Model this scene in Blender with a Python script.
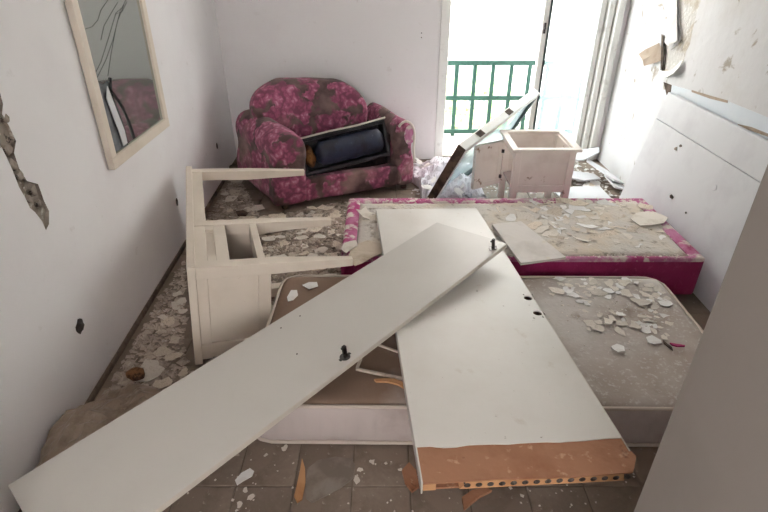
import bpy, bmesh, math, random
from mathutils import Vector, Matrix, Euler, noise
from mathutils.geometry import delaunay_2d_cdt

for o in list(bpy.data.objects): bpy.data.objects.remove(o)
S = bpy.context.scene
C = S.collection
PI = math.pi

# ------------------------------------------------------------------ camera
F, PITCH, EYE = 526.0, math.radians(30.2), 1.6
cam = bpy.data.cameras.new('camera'); cam.sensor_width = 36; cam.lens = F*36/768; cam.clip_start = .02
co = bpy.data.objects.new('camera', cam); C.objects.link(co)
co.location = (0, 0, EYE); co.rotation_euler = (PI/2 - PITCH, 0, 0)
S.camera = co

# ------------------------------------------------------------------ sky and exposure
W = bpy.data.worlds.new('sky'); S.world = W; W.use_nodes = True
bg = W.node_tree.nodes['Background']
bg.inputs[0].default_value = (1.0, .987, .972, 1); bg.inputs[1].default_value = 4.0
S.view_settings.view_transform = 'Standard'; S.view_settings.look = 'None'
S.view_settings.gamma = 1; S.view_settings.use_curve_mapping = False
S.view_settings.exposure = 1.85

# ------------------------------------------------------------------ helpers
def lin(c):
    def f(x):
        x /= 255.0
        return x/12.92 if x <= .04045 else ((x+.055)/1.055)**2.4
    return tuple(f(x) for x in c) + (1,)

def ray(u, v):
    dx, dy = (u-384)/F, (256-v)/F
    return Vector((dx, math.cos(PITCH)+dy*math.sin(PITCH), -math.sin(PITCH)+dy*math.cos(PITCH)))
CAM = Vector((0, 0, EYE))
def atz(u, v, z): r = ray(u, v); return CAM + r*((z-EYE)/r.z)
def aty(u, v, y): r = ray(u, v); return CAM + r*(y/r.y)
def atx(u, v, x): r = ray(u, v); return CAM + r*(x/r.x)
LX0, LSL = -1.15, -.033                                    # left wall: x = LX0 + LSL*y
def lwall(u, v): r = ray(u, v); return CAM + r*(LX0/(r.x-LSL*r.y))
def lx(y): return LX0 + LSL*y

def material(name, col, rough=.7, layers=(), bump=0, bscale=30, spec=.3, metal=0, obj_rand=0, sheen=0, coords='Object'):
    """col: base sRGB; layers: (scale, detail, colour, lo, hi[, distortion]) noise masks mixed on top"""
    m = bpy.data.materials.new(name); m.use_nodes = True
    nt = m.node_tree; N = nt.nodes; L = nt.links
    b = N['Principled BSDF']
    b.inputs['Roughness'].default_value = rough; b.inputs['Metallic'].default_value = metal
    b.inputs['Specular IOR Level'].default_value = spec
    if sheen: b.inputs['Sheen Weight'].default_value = sheen
    tc = N.new('ShaderNodeTexCoord'); vec = tc.outputs[coords]
    rgb = N.new('ShaderNodeRGB'); rgb.outputs[0].default_value = lin(col); cur = rgb.outputs[0]
    for ly in layers:
        sc, det, c2, lo, hi = ly[:5]
        nz = N.new('ShaderNodeTexNoise'); nz.inputs['Scale'].default_value = sc; nz.inputs['Detail'].default_value = det
        nz.inputs['Roughness'].default_value = .6
        if len(ly) > 5: nz.inputs['Distortion'].default_value = ly[5]
        L.new(vec, nz.inputs['Vector'])
        mr = N.new('ShaderNodeMapRange'); mr.inputs[1].default_value = lo; mr.inputs[2].default_value = hi
        L.new(nz.outputs[0], mr.inputs[0])
        mx = N.new('ShaderNodeMix'); mx.data_type = 'RGBA'
        L.new(mr.outputs[0], mx.inputs[0]); L.new(cur, mx.inputs[6]); mx.inputs[7].default_value = lin(c2)
        cur = mx.outputs[2]
    if obj_rand:
        oi = N.new('ShaderNodeObjectInfo'); hs = N.new('ShaderNodeHueSaturation')
        mr = N.new('ShaderNodeMapRange'); mr.inputs[3].default_value = 1-obj_rand; mr.inputs[4].default_value = 1+obj_rand*.5
        L.new(oi.outputs['Random'], mr.inputs[0]); L.new(mr.outputs[0], hs.inputs['Value']); L.new(cur, hs.inputs['Color'])
        cur = hs.outputs[0]
    L.new(cur, b.inputs['Base Color'])
    if bump:
        nz = N.new('ShaderNodeTexNoise'); nz.inputs['Scale'].default_value = bscale; nz.inputs['Detail'].default_value = 6
        L.new(vec, nz.inputs['Vector'])
        bp = N.new('ShaderNodeBump'); bp.inputs['Strength'].default_value = bump; bp.inputs['Distance'].default_value = .02
        L.new(nz.outputs[0], bp.inputs['Height']); L.new(bp.outputs[0], b.inputs['Normal'])
    return m

M = {}
M['wall'] = material('white_wall_paint', (239, 235, 235), .75, [(1.2, 4, (231, 225, 226), .45, .75), (14, 5, (212, 205, 201), .66, .85)], .05, 25)
M['wall_peel'] = material('flaking_white_paint', (216, 215, 216), .75, [(2, 5, (207, 204, 201), .5, .7), (7, 8, (170, 161, 150), .6, .66, .6)], .18, 16)
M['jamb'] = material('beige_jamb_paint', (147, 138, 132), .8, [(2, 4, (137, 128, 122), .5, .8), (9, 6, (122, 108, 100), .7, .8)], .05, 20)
M['ceiling'] = material('ceiling_paint', (235, 233, 230), .85)
M['plaster_raw'] = material('raw_plaster', (168, 156, 144), .95, [(9, 6, (120, 106, 94), .5, .62), (30, 5, (206, 198, 186), .58, .64), (14, 6, (66, 58, 52), .58, .62)], .6, 40)
M['plaster_pale'] = material('bare_plaster', (206, 203, 198), .95, [(7, 6, (186, 176, 160), .52, .62), (30, 5, (224, 222, 218), .58, .64)], .4, 40)
M['hole'] = material('dark_cavity', (104, 94, 88), .95, [(30, 5, (140, 130, 122), .5, .65)], .5, 60)
M['blue'] = material('pale_blue_paint', (220, 226, 232), .8, [(5, 5, (226, 230, 234), .5, .7)], .05)
M['grout'] = material('dusty_grout', (104, 92, 82), .95, [(8, 6, (134, 120, 108), .45, .65)], .3, 50)
M['tile'] = material('dusty_beige_tile', (138, 122, 109), .62, [(6, 7, (112, 96, 84), .45, .65), (2.2, 6, (158, 143, 130), .5, .7), (40, 5, (168, 156, 145), .62, .7)], .1, 40, obj_rand=.16)
M['skirting'] = material('brown_skirting', (118, 102, 90), .8, [(12, 6, (92, 78, 68), .5, .6)], .2)
M['cream'] = material('cream_furniture_paint', (226, 213, 198), .55, [(3, 4, (214, 200, 184), .5, .7), (16, 8, (186, 164, 140), .7, .76)], .03)
M['cream_in'] = material('drawer_lining', (190, 174, 172), .8, [(6, 5, (166, 150, 146), .5, .7)])
M['melamine'] = material('white_melamine', (205, 199, 192), .42, [(1.5, 5, (195, 188, 180), .45, .75), (35, 4, (190, 180, 170), .72, .78)], .0, spec=.4)
M['door_white'] = material('white_door_paint', (217, 211, 204), .42, [(1.6, 6, (206, 197, 187), .45, .72), (7, 7, (190, 174, 158), .62, .78), (45, 3, (140, 125, 110), .7, .76)], .02, spec=.4)
M['board_edge'] = material('board_edge_band', (205, 196, 184), .6)
M['hardboard'] = material('torn_brown_hardboard', (172, 124, 96), .8, [(5, 6, (152, 102, 74), .45, .65), (22, 6, (202, 162, 132), .6, .7), (9, 6, (96, 58, 48), .62, .70)], .15, 40)
M['pine'] = material('bare_pine', (198, 150, 108), .75, [(6, 5, (170, 118, 78), .5, .7)], .1)
M['wood_dark'] = material('weathered_brown_wood', (98, 82, 70), .8, [(14, 6, (64, 52, 44), .45, .6)], .2)
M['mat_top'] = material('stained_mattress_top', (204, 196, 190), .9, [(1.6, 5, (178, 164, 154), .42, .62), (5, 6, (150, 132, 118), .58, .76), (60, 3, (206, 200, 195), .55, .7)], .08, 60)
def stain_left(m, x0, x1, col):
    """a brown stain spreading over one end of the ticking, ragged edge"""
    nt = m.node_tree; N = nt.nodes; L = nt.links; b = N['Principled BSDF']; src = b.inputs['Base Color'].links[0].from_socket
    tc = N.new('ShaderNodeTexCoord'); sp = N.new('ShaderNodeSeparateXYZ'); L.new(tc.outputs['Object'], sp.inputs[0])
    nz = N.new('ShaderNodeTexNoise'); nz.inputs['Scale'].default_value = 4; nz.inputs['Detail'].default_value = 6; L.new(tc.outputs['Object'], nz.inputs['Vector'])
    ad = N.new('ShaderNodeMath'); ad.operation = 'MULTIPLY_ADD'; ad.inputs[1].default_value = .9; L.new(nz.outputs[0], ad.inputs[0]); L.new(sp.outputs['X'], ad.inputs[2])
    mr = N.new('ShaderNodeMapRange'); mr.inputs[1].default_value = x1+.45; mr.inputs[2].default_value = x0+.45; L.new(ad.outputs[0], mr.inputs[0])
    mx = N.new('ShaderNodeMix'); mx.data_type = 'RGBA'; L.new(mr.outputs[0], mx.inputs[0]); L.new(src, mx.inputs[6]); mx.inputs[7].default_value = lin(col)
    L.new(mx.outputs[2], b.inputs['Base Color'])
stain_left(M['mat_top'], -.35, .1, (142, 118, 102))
M['mat_side'] = material('mattress_border', (192, 179, 174), .9, [(4, 5, (172, 157, 151), .5, .7), (18, 5, (140, 126, 124), .7, .8)], .06, 60)
M['piping'] = material('mattress_piping', (202, 188, 176), .9)
M['pink'] = material('magenta_velvet', (170, 44, 102), .85, [(5, 6, (152, 32, 88), .45, .6), (40, 4, (182, 62, 116), .55, .7)], .12, 80, sheen=.15)
M['pink_dusty'] = material('dust_faded_velvet', (176, 72, 122), .9, [(3.5, 7, (206, 150, 178), .42, .62), (7, 6, (160, 70, 108), .52, .66), (12, 8, (216, 204, 196), .50, .58)], .15, 60)
M['bed_top'] = material('grey_bed_ticking', (206, 198, 190), .95, [(4, 6, (212, 198, 180), .45, .6), (16, 7, (150, 140, 130), .55, .68)], .25, 50)
M['flake'] = material('peeled_paint', (226, 217, 206), .85, [(12, 4, (206, 194, 180), .5, .7)], .05, obj_rand=.12)
M['flake_white'] = material('white_peeled_paint', (238, 235, 232), .85, [(12, 4, (220, 214, 208), .5, .7)], .05, obj_rand=.1)
M['flap'] = material('brown_paper_back', (178, 162, 146), .9, [(12, 4, (160, 142, 124), .5, .7)], .1)
M['flake_tan'] = material('tan_plaster_skin', (224, 211, 195), .9, [(12, 4, (180, 160, 138), .5, .7)], .1, obj_rand=.16)
M['dust'] = material('floor_dust', (192, 176, 162), .95, [(9, 6, (160, 145, 132), .45, .62), (30, 6, (218, 208, 198), .58, .68)], .3, 60)
M['rubble'] = material('white_rubble', (232, 230, 236), .9, [(8, 6, (206, 200, 206), .5, .65)], .3, 40)
M['plastic'] = material('dusty_plastic_sheet', (164, 146, 130), .5, [(6, 6, (132, 114, 100), .45, .62), (20, 5, (176, 160, 146), .6, .7)], .2, 30)
M['rust'] = material('rusty_clump', (136, 96, 66), .95, [(20, 6, (78, 54, 40), .48, .56), (30, 4, (170, 128, 92), .6, .7)], .8, 50)
M['metal'] = material('dark_hinge_steel', (88, 84, 82), .35, metal=.9, layers=[(40, 4, (50, 46, 44), .5, .6)])
M['screw'] = material('dark_screw_hole', (70, 60, 54), .8)
M['black'] = material('black_cracked_leather', (30, 29, 32), .38, [(10, 6, (50, 50, 54), .52, .62)], .35, 30, spec=.5)
M['navy'] = material('navy_leather', (44, 50, 70), .3, [(7, 6, (28, 30, 42), .45, .6), (20, 6, (108, 112, 122), .64, .74)], .5, 22, spec=.5)
M['foam'] = material('brown_stuffing', (140, 96, 56), .95, [(14, 6, (84, 56, 36), .45, .6)], .7, 40)
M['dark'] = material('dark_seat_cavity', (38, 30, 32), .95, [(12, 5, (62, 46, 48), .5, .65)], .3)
M['green'] = material('green_railing_paint', (44, 78, 70), .55, [(20, 5, (36, 66, 60), .55, .7)])
M['pvc'] = material('white_door_frame', (240, 239, 235), .5, [(8, 5, (206, 202, 196), .6, .75)])
M['gasket'] = material('grey_gasket', (72, 86, 88), .6)
M['concrete'] = material('balcony_concrete', (196, 190, 180), .9, [(6, 6, (176, 168, 156), .45, .65)], .1)
M['facade'] = material('pale_render', (232, 230, 226), .9, [(.6, 4, (222, 218, 210), .45, .65)])
M['facade_glass'] = material('far_window_glass', (112, 118, 118), .5, spec=.2)
M['leaf'] = material('pale_green_leaves', (150, 176, 120), .8, [(3, 5, (184, 196, 140), .45, .65)])
M['mirror'] = material('mirror_silver', (186, 192, 186), .05, metal=.78)
M['backing'] = material('mirror_backing', (120, 122, 126), .8, [(10, 5, (92, 94, 98), .5, .65)])
M['crack'] = material('mirror_crack_edge', (88, 92, 90), .5)
M['paper'] = material('crumpled_tan_paper', (202, 186, 168), .85, [(6, 6, (178, 160, 140), .5, .65)], .3, 14)
M['white_chip'] = material('white_board', (216, 216, 219), .6, [(4, 5, (206, 205, 209), .5, .7)], .03)
M['scrap'] = material('dull_plastic_film', (126, 114, 104), .45, [(8, 6, (148, 138, 128), .45, .6)], .1)
M['cabinet'] = material('pinkish_cream_paint', (240, 230, 222), .55, [(3, 4, (222, 208, 198), .5, .7), (9, 8, (164, 132, 110), .635, .68)], .03)
M['grey_panel'] = material('grey_dusty_panel', (220, 212, 206), .75, [(4, 6, (202, 193, 186), .5, .65), (14, 7, (216, 206, 192), .6, .68)], .06)

def glass_material(name, col, fac, tint=(1, 1, 1, 1)):
    m = bpy.data.materials.new(name); m.use_nodes = True
    nt = m.node_tree; N = nt.nodes; L = nt.links; N.clear()
    out = N.new('ShaderNodeOutputMaterial'); tr = N.new('ShaderNodeBsdfTransparent'); tr.inputs[0].default_value = tint
    tl = N.new('ShaderNodeBsdfTranslucent'); df = N.new('ShaderNodeBsdfDiffuse'); gl = N.new('ShaderNodeBsdfGlossy')
    gl.inputs['Roughness'].default_value = .08
    for n in (tl, df): n.inputs[0].default_value = lin(col)
    a = N.new('ShaderNodeMixShader'); a.inputs[0].default_value = .5; L.new(tl.outputs[0], a.inputs[1]); L.new(df.outputs[0], a.inputs[2])
    tc = N.new('ShaderNodeTexCoord'); nz = N.new('ShaderNodeTexNoise'); nz.inputs['Scale'].default_value = 3; nz.inputs['Detail'].default_value = 5
    L.new(tc.outputs['Object'], nz.inputs['Vector'])
    mr = N.new('ShaderNodeMapRange'); mr.inputs[1].default_value = .3; mr.inputs[2].default_value = .7
    mr.inputs[3].default_value = fac*.7; mr.inputs[4].default_value = min(1, fac*1.3); L.new(nz.outputs[0], mr.inputs[0])
    b = N.new('ShaderNodeMixShader'); L.new(mr.outputs[0], b.inputs[0]); L.new(tr.outputs[0], b.inputs[1]); L.new(a.outputs[0], b.inputs[2])
    c = N.new('ShaderNodeMixShader'); c.inputs[0].default_value = .06; L.new(b.outputs[0], c.inputs[1]); L.new(gl.outputs[0], c.inputs[2])
    L.new(c.outputs[0], out.inputs[0])
    return m
M['glass'] = glass_material('dusty_door_glass', (226, 240, 246), .2, (.86, .95, .97, 1))
M['sash_glass'] = glass_material('dusty_sash_glass', (214, 226, 230), .45, (.86, .94, .96, 1))

def floral():
    m = bpy.data.materials.new('floral_tapestry'); m.use_nodes = True
    nt = m.node_tree; N = nt.nodes; L = nt.links; b = N['Principled BSDF']
    b.inputs['Roughness'].default_value = .9; b.inputs['Specular IOR Level'].default_value = .15; b.inputs['Sheen Weight'].default_value = .12
    tc = N.new('ShaderNodeTexCoord'); vec = tc.outputs['Object']
    # petals: warped coordinates into voronoi cells
    wn = N.new('ShaderNodeTexNoise'); wn.inputs['Scale'].default_value = 14; wn.inputs['Detail'].default_value = 3; L.new(vec, wn.inputs['Vector'])
    mixv = N.new('ShaderNodeMix'); mixv.data_type = 'RGBA'; mixv.blend_type = 'LINEAR_LIGHT'; mixv.inputs[0].default_value = .075
    L.new(vec, mixv.inputs[6]); L.new(wn.outputs['Color'], mixv.inputs[7])
    vo = N.new('ShaderNodeTexVoronoi'); vo.inputs['Scale'].default_value = 5.4; L.new(mixv.outputs[2], vo.inputs['Vector'])
    mr = N.new('ShaderNodeMapRange'); mr.inputs[1].default_value = .66; mr.inputs[2].default_value = .58; L.new(vo.outputs['Distance'], mr.inputs[0])
    vo2 = N.new('ShaderNodeTexVoronoi'); vo2.inputs['Scale'].default_value = 19; L.new(mixv.outputs[2], vo2.inputs['Vector'])
    pr = N.new('ShaderNodeValToRGB'); e = pr.color_ramp.elements
    e[0].position = 0; e[0].color = lin((210, 156, 174)); e[1].position = .72; e[1].color = lin((126, 72, 92))
    x = e.new(.38); x.color = lin((168, 92, 120)); L.new(vo2.outputs['Distance'], pr.inputs[0])
    gn = N.new('ShaderNodeTexNoise'); gn.inputs['Scale'].default_value = 9; gn.inputs['Detail'].default_value = 6; L.new(vec, gn.inputs['Vector'])
    gr = N.new('ShaderNodeValToRGB'); e = gr.color_ramp.elements
    e[0].position = .4; e[0].color = lin((84, 66, 66)); e[1].position = .7; e[1].color = lin((134, 110, 106)); L.new(gn.outputs[0], gr.inputs[0])
    mx = N.new('ShaderNodeMix'); mx.data_type = 'RGBA'; L.new(mr.outputs[0], mx.inputs[0]); L.new(gr.outputs[0], mx.inputs[6]); L.new(pr.outputs[0], mx.inputs[7])
    # worn patches
    dn = N.new('ShaderNodeTexNoise'); dn.inputs['Scale'].default_value = 3.2; dn.inputs['Detail'].default_value = 8; L.new(vec, dn.inputs['Vector'])
    dm = N.new('ShaderNodeMapRange'); dm.inputs[1].default_value = .56; dm.inputs[2].default_value = .74; dm.inputs[4].default_value = .6; L.new(dn.outputs[0], dm.inputs[0])
    m2 = N.new('ShaderNodeMix'); m2.data_type = 'RGBA'; L.new(dm.outputs[0], m2.inputs[0]); L.new(mx.outputs[2], m2.inputs[6]); m2.inputs[7].default_value = lin((186, 152, 146))
    L.new(m2.outputs[2], b.inputs['Base Color'])
    bp = N.new('ShaderNodeBump'); bp.inputs['Strength'].default_value = .25; bp.inputs['Distance'].default_value = .01
    L.new(gn.outputs[0], bp.inputs['Height']); L.new(bp.outputs[0], b.inputs['Normal'])
    return m
M['floral'] = floral()

class MB:
    def __init__(s): s.v = []; s.f = []; s.mi = []
    def add(s, vs, fs, mi=0):
        b = len(s.v); s.v += [tuple(x) for x in vs]; s.f += [tuple(b+i for i in f) for f in fs]; s.mi += [mi]*len(fs); return s
    def box(s, a, b, mi=0, mat=None):
        x0, y0, z0 = a; x1, y1, z1 = b
        vs = [Vector(p) for p in ((x0,y0,z0),(x1,y0,z0),(x1,y1,z0),(x0,y1,z0),(x0,y0,z1),(x1,y0,z1),(x1,y1,z1),(x0,y1,z1))]
        if mat: vs = [mat @ p for p in vs]
        return s.add(vs, [(0,3,2,1),(4,5,6,7),(0,1,5,4),(1,2,6,5),(2,3,7,6),(3,0,4,7)], mi)
    def taper(s, a, b, ra, rb, n=4):        # square or round bar between two points
        a, b = Vector(a), Vector(b); d = (b-a).normalized()
        u = d.orthogonal().normalized(); w = d.cross(u)
        vs = []
        for p, r in ((a, ra), (b, rb)):
            for k in range(n):
                t = 2*PI*(k+.5)/n; vs.append(p + (u*math.cos(t)+w*math.sin(t))*r)
        fs = [(k, (k+1) % n, n+(k+1) % n, n+k) for k in range(n)] + [tuple(range(n))[::-1], tuple(range(n, 2*n))]
        return s.add(vs, fs)
    def tube(s, pts, r, n=6, closed=False):
        pts = [Vector(p) for p in pts]; m = len(pts); vs = []
        for i, p in enumerate(pts):
            a = pts[(i-1) % m] if (closed or i) else p; b = pts[(i+1) % m] if (closed or i < m-1) else p
            d = (b-a).normalized(); up = Vector((0, 0, 1)) if abs(d.z) < .9 else Vector((1, 0, 0))
            u = d.cross(up).normalized(); w = u.cross(d)
            vs += [p + (u*math.cos(2*PI*k/n)+w*math.sin(2*PI*k/n))*r for k in range(n)]
        fs = []
        for i in range(m if closed else m-1):
            j = (i+1) % m
            fs += [(i*n+k, i*n+(k+1) % n, j*n+(k+1) % n, j*n+k) for k in range(n)]
        if not closed: fs += [tuple(range(n))[::-1], tuple((m-1)*n+k for k in range(n))]
        return s.add(vs, fs)
    def mesh(s, name, mats, smooth=False):
        me = bpy.data.meshes.new(name); me.from_pydata(s.v, [], s.f)
        if not isinstance(mats, (list, tuple)): mats = [mats]
        for m in mats: me.materials.append(M[m] if isinstance(m, str) else m)
        for p, i in zip(me.polygons, s.mi): p.material_index = i
        bm = bmesh.new(); bm.from_mesh(me); bmesh.ops.recalc_face_normals(bm, faces=bm.faces); bm.to_mesh(me); bm.free()
        if smooth:
            for p in me.polygons: p.use_smooth = True
        return me
    def build(s, name, mats, parent=None, smooth=False, bevel=0, segs=2, sub=0):
        o = bpy.data.objects.new(name, s.mesh(name, mats, smooth)); C.objects.link(o)
        if parent: o.parent = parent
        if bevel:
            b = o.modifiers.new('bevel', 'BEVEL'); b.width = bevel; b.segments = segs; b.limit_method = 'ANGLE'
        if sub:
            b = o.modifiers.new('sub', 'SUBSURF'); b.levels = sub; b.render_levels = sub
        return o

def tag(o, label=None, cat=None, group=None, kind=None):
    if label: o['label'] = label
    if cat: o['category'] = cat
    if group: o['group'] = group
    if kind: o['kind'] = kind
    return o
def thing(name, label, cat, loc=(0,0,0), rot=(0,0,0), group=None):
    o = bpy.data.objects.new(name, None); C.objects.link(o); o.empty_display_size = .1
    o.location = loc; o.rotation_euler = rot
    return tag(o, label, cat, group)
def box(name, a, b, mat, parent=None, bevel=0):
    return MB().box(a, b).build(name, mat, parent, bevel=bevel)

def inside(p, poly):
    r = False; x, y = p
    for i in range(len(poly)):
        (x0, y0), (x1, y1) = poly[i-1], poly[i]
        if (y0 > y) != (y1 > y) and x < (x1-x0)*(y-y0)/(y1-y0)+x0: r = not r
    return r
def fill(polys):
    """triangulate an outline (first polygon) less its holes: (points, triangles)"""
    vs, es = [], []
    for q in polys:
        b = len(vs); vs += [Vector(p) for p in q]; es += [(b+i, b+(i+1) % len(q)) for i in range(len(q))]
    ov, _, of, *_r = delaunay_2d_cdt(vs, es, [], 0, 1e-7)
    out = []
    for f in of:
        c = sum((ov[i] for i in f), Vector((0, 0)))/len(f)
        if inside(c, polys[0]) and not any(inside(c, h) for h in polys[1:]): out.append(tuple(f))
    return [tuple(v) for v in ov], out
def slab(outer, holes, fn, thick, recess=None, mats=('wall',), name='panel', parent=None, bevel=0, pits=None):
    """flat slab with an outline and holes in 2-D; fn(a, b, depth) -> xyz; recess: holes are blind pits that deep"""
    mb = MB(); polys = [outer] + list(holes)
    flat, tris = fill(polys)
    mb.add([fn(a, b, 0) for a, b in flat], tris)
    n = len(outer)
    if recess is not None: flat, tris = fill([outer])
    mb.add([fn(a, b, thick) for a, b in flat], tris)
    mb.add([fn(a, b, 0) for a, b in outer] + [fn(a, b, thick) for a, b in outer], [(i, (i+1) % n, n+(i+1) % n, n+i) for i in range(n)])
    for h in holes:
        k = len(h); d = thick if recess is None else recess
        mi = 1 if len(mats) > 1 else 0
        if pits and id(h) in pits: d, mi = pits[id(h)]
        mb.add([fn(a, b, 0) for a, b in h] + [fn(a, b, d) for a, b in h], [(i, (i+1) % k, k+(i+1) % k, k+i) for i in range(k)], mi)
        if recess is not None:
            hv, th = fill([h])
            mb.add([fn(a, b, d) for a, b in hv], th, mi)
    # weld so that normals come out consistently
    me = mb.mesh(name, list(mats))
    bm = bmesh.new(); bm.from_mesh(me); bmesh.ops.remove_doubles(bm, verts=bm.verts, dist=1e-6)
    bmesh.ops.recalc_face_normals(bm, faces=bm.faces); bm.to_mesh(me); bm.free()
    o = bpy.data.objects.new(name, me); C.objects.link(o)
    if parent: o.parent = parent
    if bevel:
        b = o.modifiers.new('bevel', 'BEVEL'); b.width = bevel; b.segments = 2; b.limit_method = 'ANGLE'
    return o
def circle(x, y, rx, ry=None, n=12, jit=0, rnd=random.Random(1)):
    ry = ry or rx
    return [(x+math.cos(2*PI*k/n)*rx*(1+rnd.uniform(-jit, jit)), y+math.sin(2*PI*k/n)*ry*(1+rnd.uniform(-jit, jit))) for k in range(n)]

# ------------------------------------------------------------------ the room
BY, RX, CH = 4.45, 1.885, 2.6              # back wall, right wall, ceiling
JY0, JY1, JX = .36, .65, .495               # doorway wall the camera looks through
HY = -1.7                                  # end of the hall behind the camera
TS = .2
fl = MB().box((-1.75, HY, -.12), (2.2, BY+.2, -.005)).build('floor', 'grout'); tag(fl, 'dusty beige tiled floor under the wreckage', kind='structure')
tm = MB()
g = TS/2-.002; h = g-.003
tm.add([(-g,-g,-.012),(g,-g,-.012),(g,g,-.012),(-g,g,-.012),(-g,-g,-.002),(g,-g,-.002),(g,g,-.002),(-g,g,-.002),(-h,-h,0),(h,-h,0),(h,h,0),(-h,h,0)],
       [(0,1,5,4),(1,2,6,5),(2,3,7,6),(3,0,4,7),(4,5,9,8),(5,6,10,9),(6,7,11,10),(7,4,8,11),(8,9,10,11),(3,2,1,0)])
tme = tm.mesh('tile', 'tile')
rt = random.Random(4)
for iy in range(18):
    for ix in range(16):
        x, y = -1.21+TS*ix, .87+TS*iy
        o = bpy.data.objects.new('tile', tme); C.objects.link(o); o.parent = fl
        o.location = (x, y, rt.uniform(-.0015, 0)); o.rotation_euler = (0, 0, rt.choice((0, 1, 2, 3))*PI/2)

def px_l(pts): return [((p := lwall(u, v)).y, p.z) for u, v in pts]
def px_r(pts): return [((p := atx(u, v, RX)).y, p.z) for u, v in pts]
crack = px_l([(-12,80),(0,93),(3,104),(2,114),(9,126),(16,141),(14,153),(19,168),(27,181),(38,184),(41,192),(44,201),(49,211),(49,224),(46,230),(42,221),(35,212),(30,208),(25,197),(19,187),(13,171),(7,158),(2,148),(-6,138),(-10,118),(-14,98)])
p1 = lwall(80, 326); p2 = lwall(177, 202); p3 = lwall(217, 146)
holesL = [crack, circle(p1.y, p1.z, .03, .031, 12, .16), circle(p2.y, p2.z, .02, .026, 10, .12), circle(p3.y, p3.z, .02, .024, 10, .12)]
wl = slab([(HY, 0), (BY, 0), (BY, CH), (HY, CH)], holesL, lambda a, b, d: (lx(a)-d, a, b), .2, .035, ('wall', 'hole', 'plaster_raw'), 'wall_left', pits={id(crack): (.014, 2)})
tag(wl, 'white left wall with chipped crack and socket holes', kind='structure')
# broken plaster lumps left standing in the crack
rp = random.Random(9)
for (u, v, s) in ((6,118,.02),(8,150,.028),(13,165,.026),(20,176,.024),(34,191,.026),(40,203,.02),(30,200,.018),(0,142,.03)):
    p = lwall(u, v); mb = MB(); pts = []
    for k in range(7):
        t = 2*PI*k/7; pts.append((0, math.cos(t)*s*rp.uniform(.6, 1.1), math.sin(t)*s*rp.uniform(.7, 1.5)))
    mb.add([(x-.02, y, z) for x, y, z in pts]+[(x+.006+rp.uniform(0, .008), y*.7, z*.7) for x, y, z in pts], [(k, (k+1) % 7, 7+(k+1) % 7, 7+k) for k in range(7)]+[tuple(range(7, 14))])
    o = mb.build('plaster_chunk', 'plaster_raw', wl); o.location = (lx(p.y)-.008, p.y, p.z)
bl = MB()
bl.add([(lx(y)+dx, y, z) for y in (.65, BY) for dx, z in ((0, 0), (.010, 0), (.010, .024), (.005, .028), (0, .028))],
       [(k, (k+1) % 5, 5+(k+1) % 5, 5+k) for k in range(5)]+[(0,1,2,3,4),(9,8,7,6,5)])
tag(bl.build('baseboard_left', 'skirting'), 'grimy brown skirting along the left wall', kind='structure')

# right wall with torn wallpaper pits
tear = px_r([(679,-40),(679,0),(679,20),(681,40),(676,46),(670,50),(667,42),(663,44),(664,60),(661,70),(668,74),(676,70),(684,61),(686,52),(690,44),(693,28),(697,12),(704,-8),(708,-40)])
brick = px_r([(664,82),(672,85),(671,92),(667,95)])
slot1 = px_r([(692,90),(712,96),(728,100.5),(728,103),(710,98.5),(692,92)])
slot2 = px_r([(738,124),(752,127),(772,135),(772,138),(755,132),(740,127)])
wr = slab([(HY, 0), (BY, 0), (BY, CH), (HY, CH)], [tear], lambda a, b, d: (RX+d, a, b), .2, .008, ('wall_peel', 'plaster_pale'), 'wall_right')
tag(wr, 'white right wall with torn curling paint', kind='structure')
def patch(poly, x, thick, mat, name, parent):
    return slab(poly, [], lambda a, b, d: (x+d, a, b), thick, None, (mat,), name, parent)
p = px_r([(672,85),(690,90),(730,102),(772,119),(790,127)])
band = [(a, b) for a, b in p] + [(2.2, .70), (3.5, .70), (3.66, .76)]
patch(band, RX-.0015, .003, 'blue', 'bare_paint_band', wr)
for q in (slot1, slot2): patch(q, RX-.003, .004, 'flap', 'torn_edge', wr)
patch(brick, RX-.004, .005, 'wood_dark', 'bare_brick', wr)
def flap(poly_px, lifts, mat, name='wallpaper_flap'):
    ps = [atx(u, v, RX) for u, v in poly_px]; n = len(ps)
    vs = [(RX-.002-l, p.y, p.z) for p, l in zip(ps, lifts)]; c = sum((Vector(v) for v in vs), Vector())/n; c.x -= .006
    vs2 = [(x-.0025, y, z) for x, y, z in vs]
    MB().add(vs+[c]+vs2+[c+Vector((-.0025, 0, 0))], [(k, (k+1) % n, n) for k in range(n)]+[(n+1+(k+1) % n, n+1+k, 2*n+1) for k in range(n)]+[(k, (k+1) % n, n+1+(k+1) % n, n+1+k) for k in range(n)]).build(name, mat, wr)
flap([(646,54),(652,49),(661,43),(664,52),(664,60),(658,63),(650,66),(650,60)], [.05,.04,.01,0,0,.02,.04,.05], 'flap')
flap([(662,71),(670,73),(678,68),(684,60),(684,67),(680,73),(672,77),(665,76)], [0,0,0,.005,.025,.035,.03,.01], 'flake_white')
flap([(668,-5),(679,-5),(679,20),(681,41),(674,46),(667,42),(672,30),(674,12)], [0,.008,.01,.02,.035,.012,0,0], 'flake_white')
flap([(663,34),(665,36),(665,58),(663,70),(661,70)], [.006,.008,.008,.006,.0], 'wood_dark', 'torn_edge')

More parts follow.
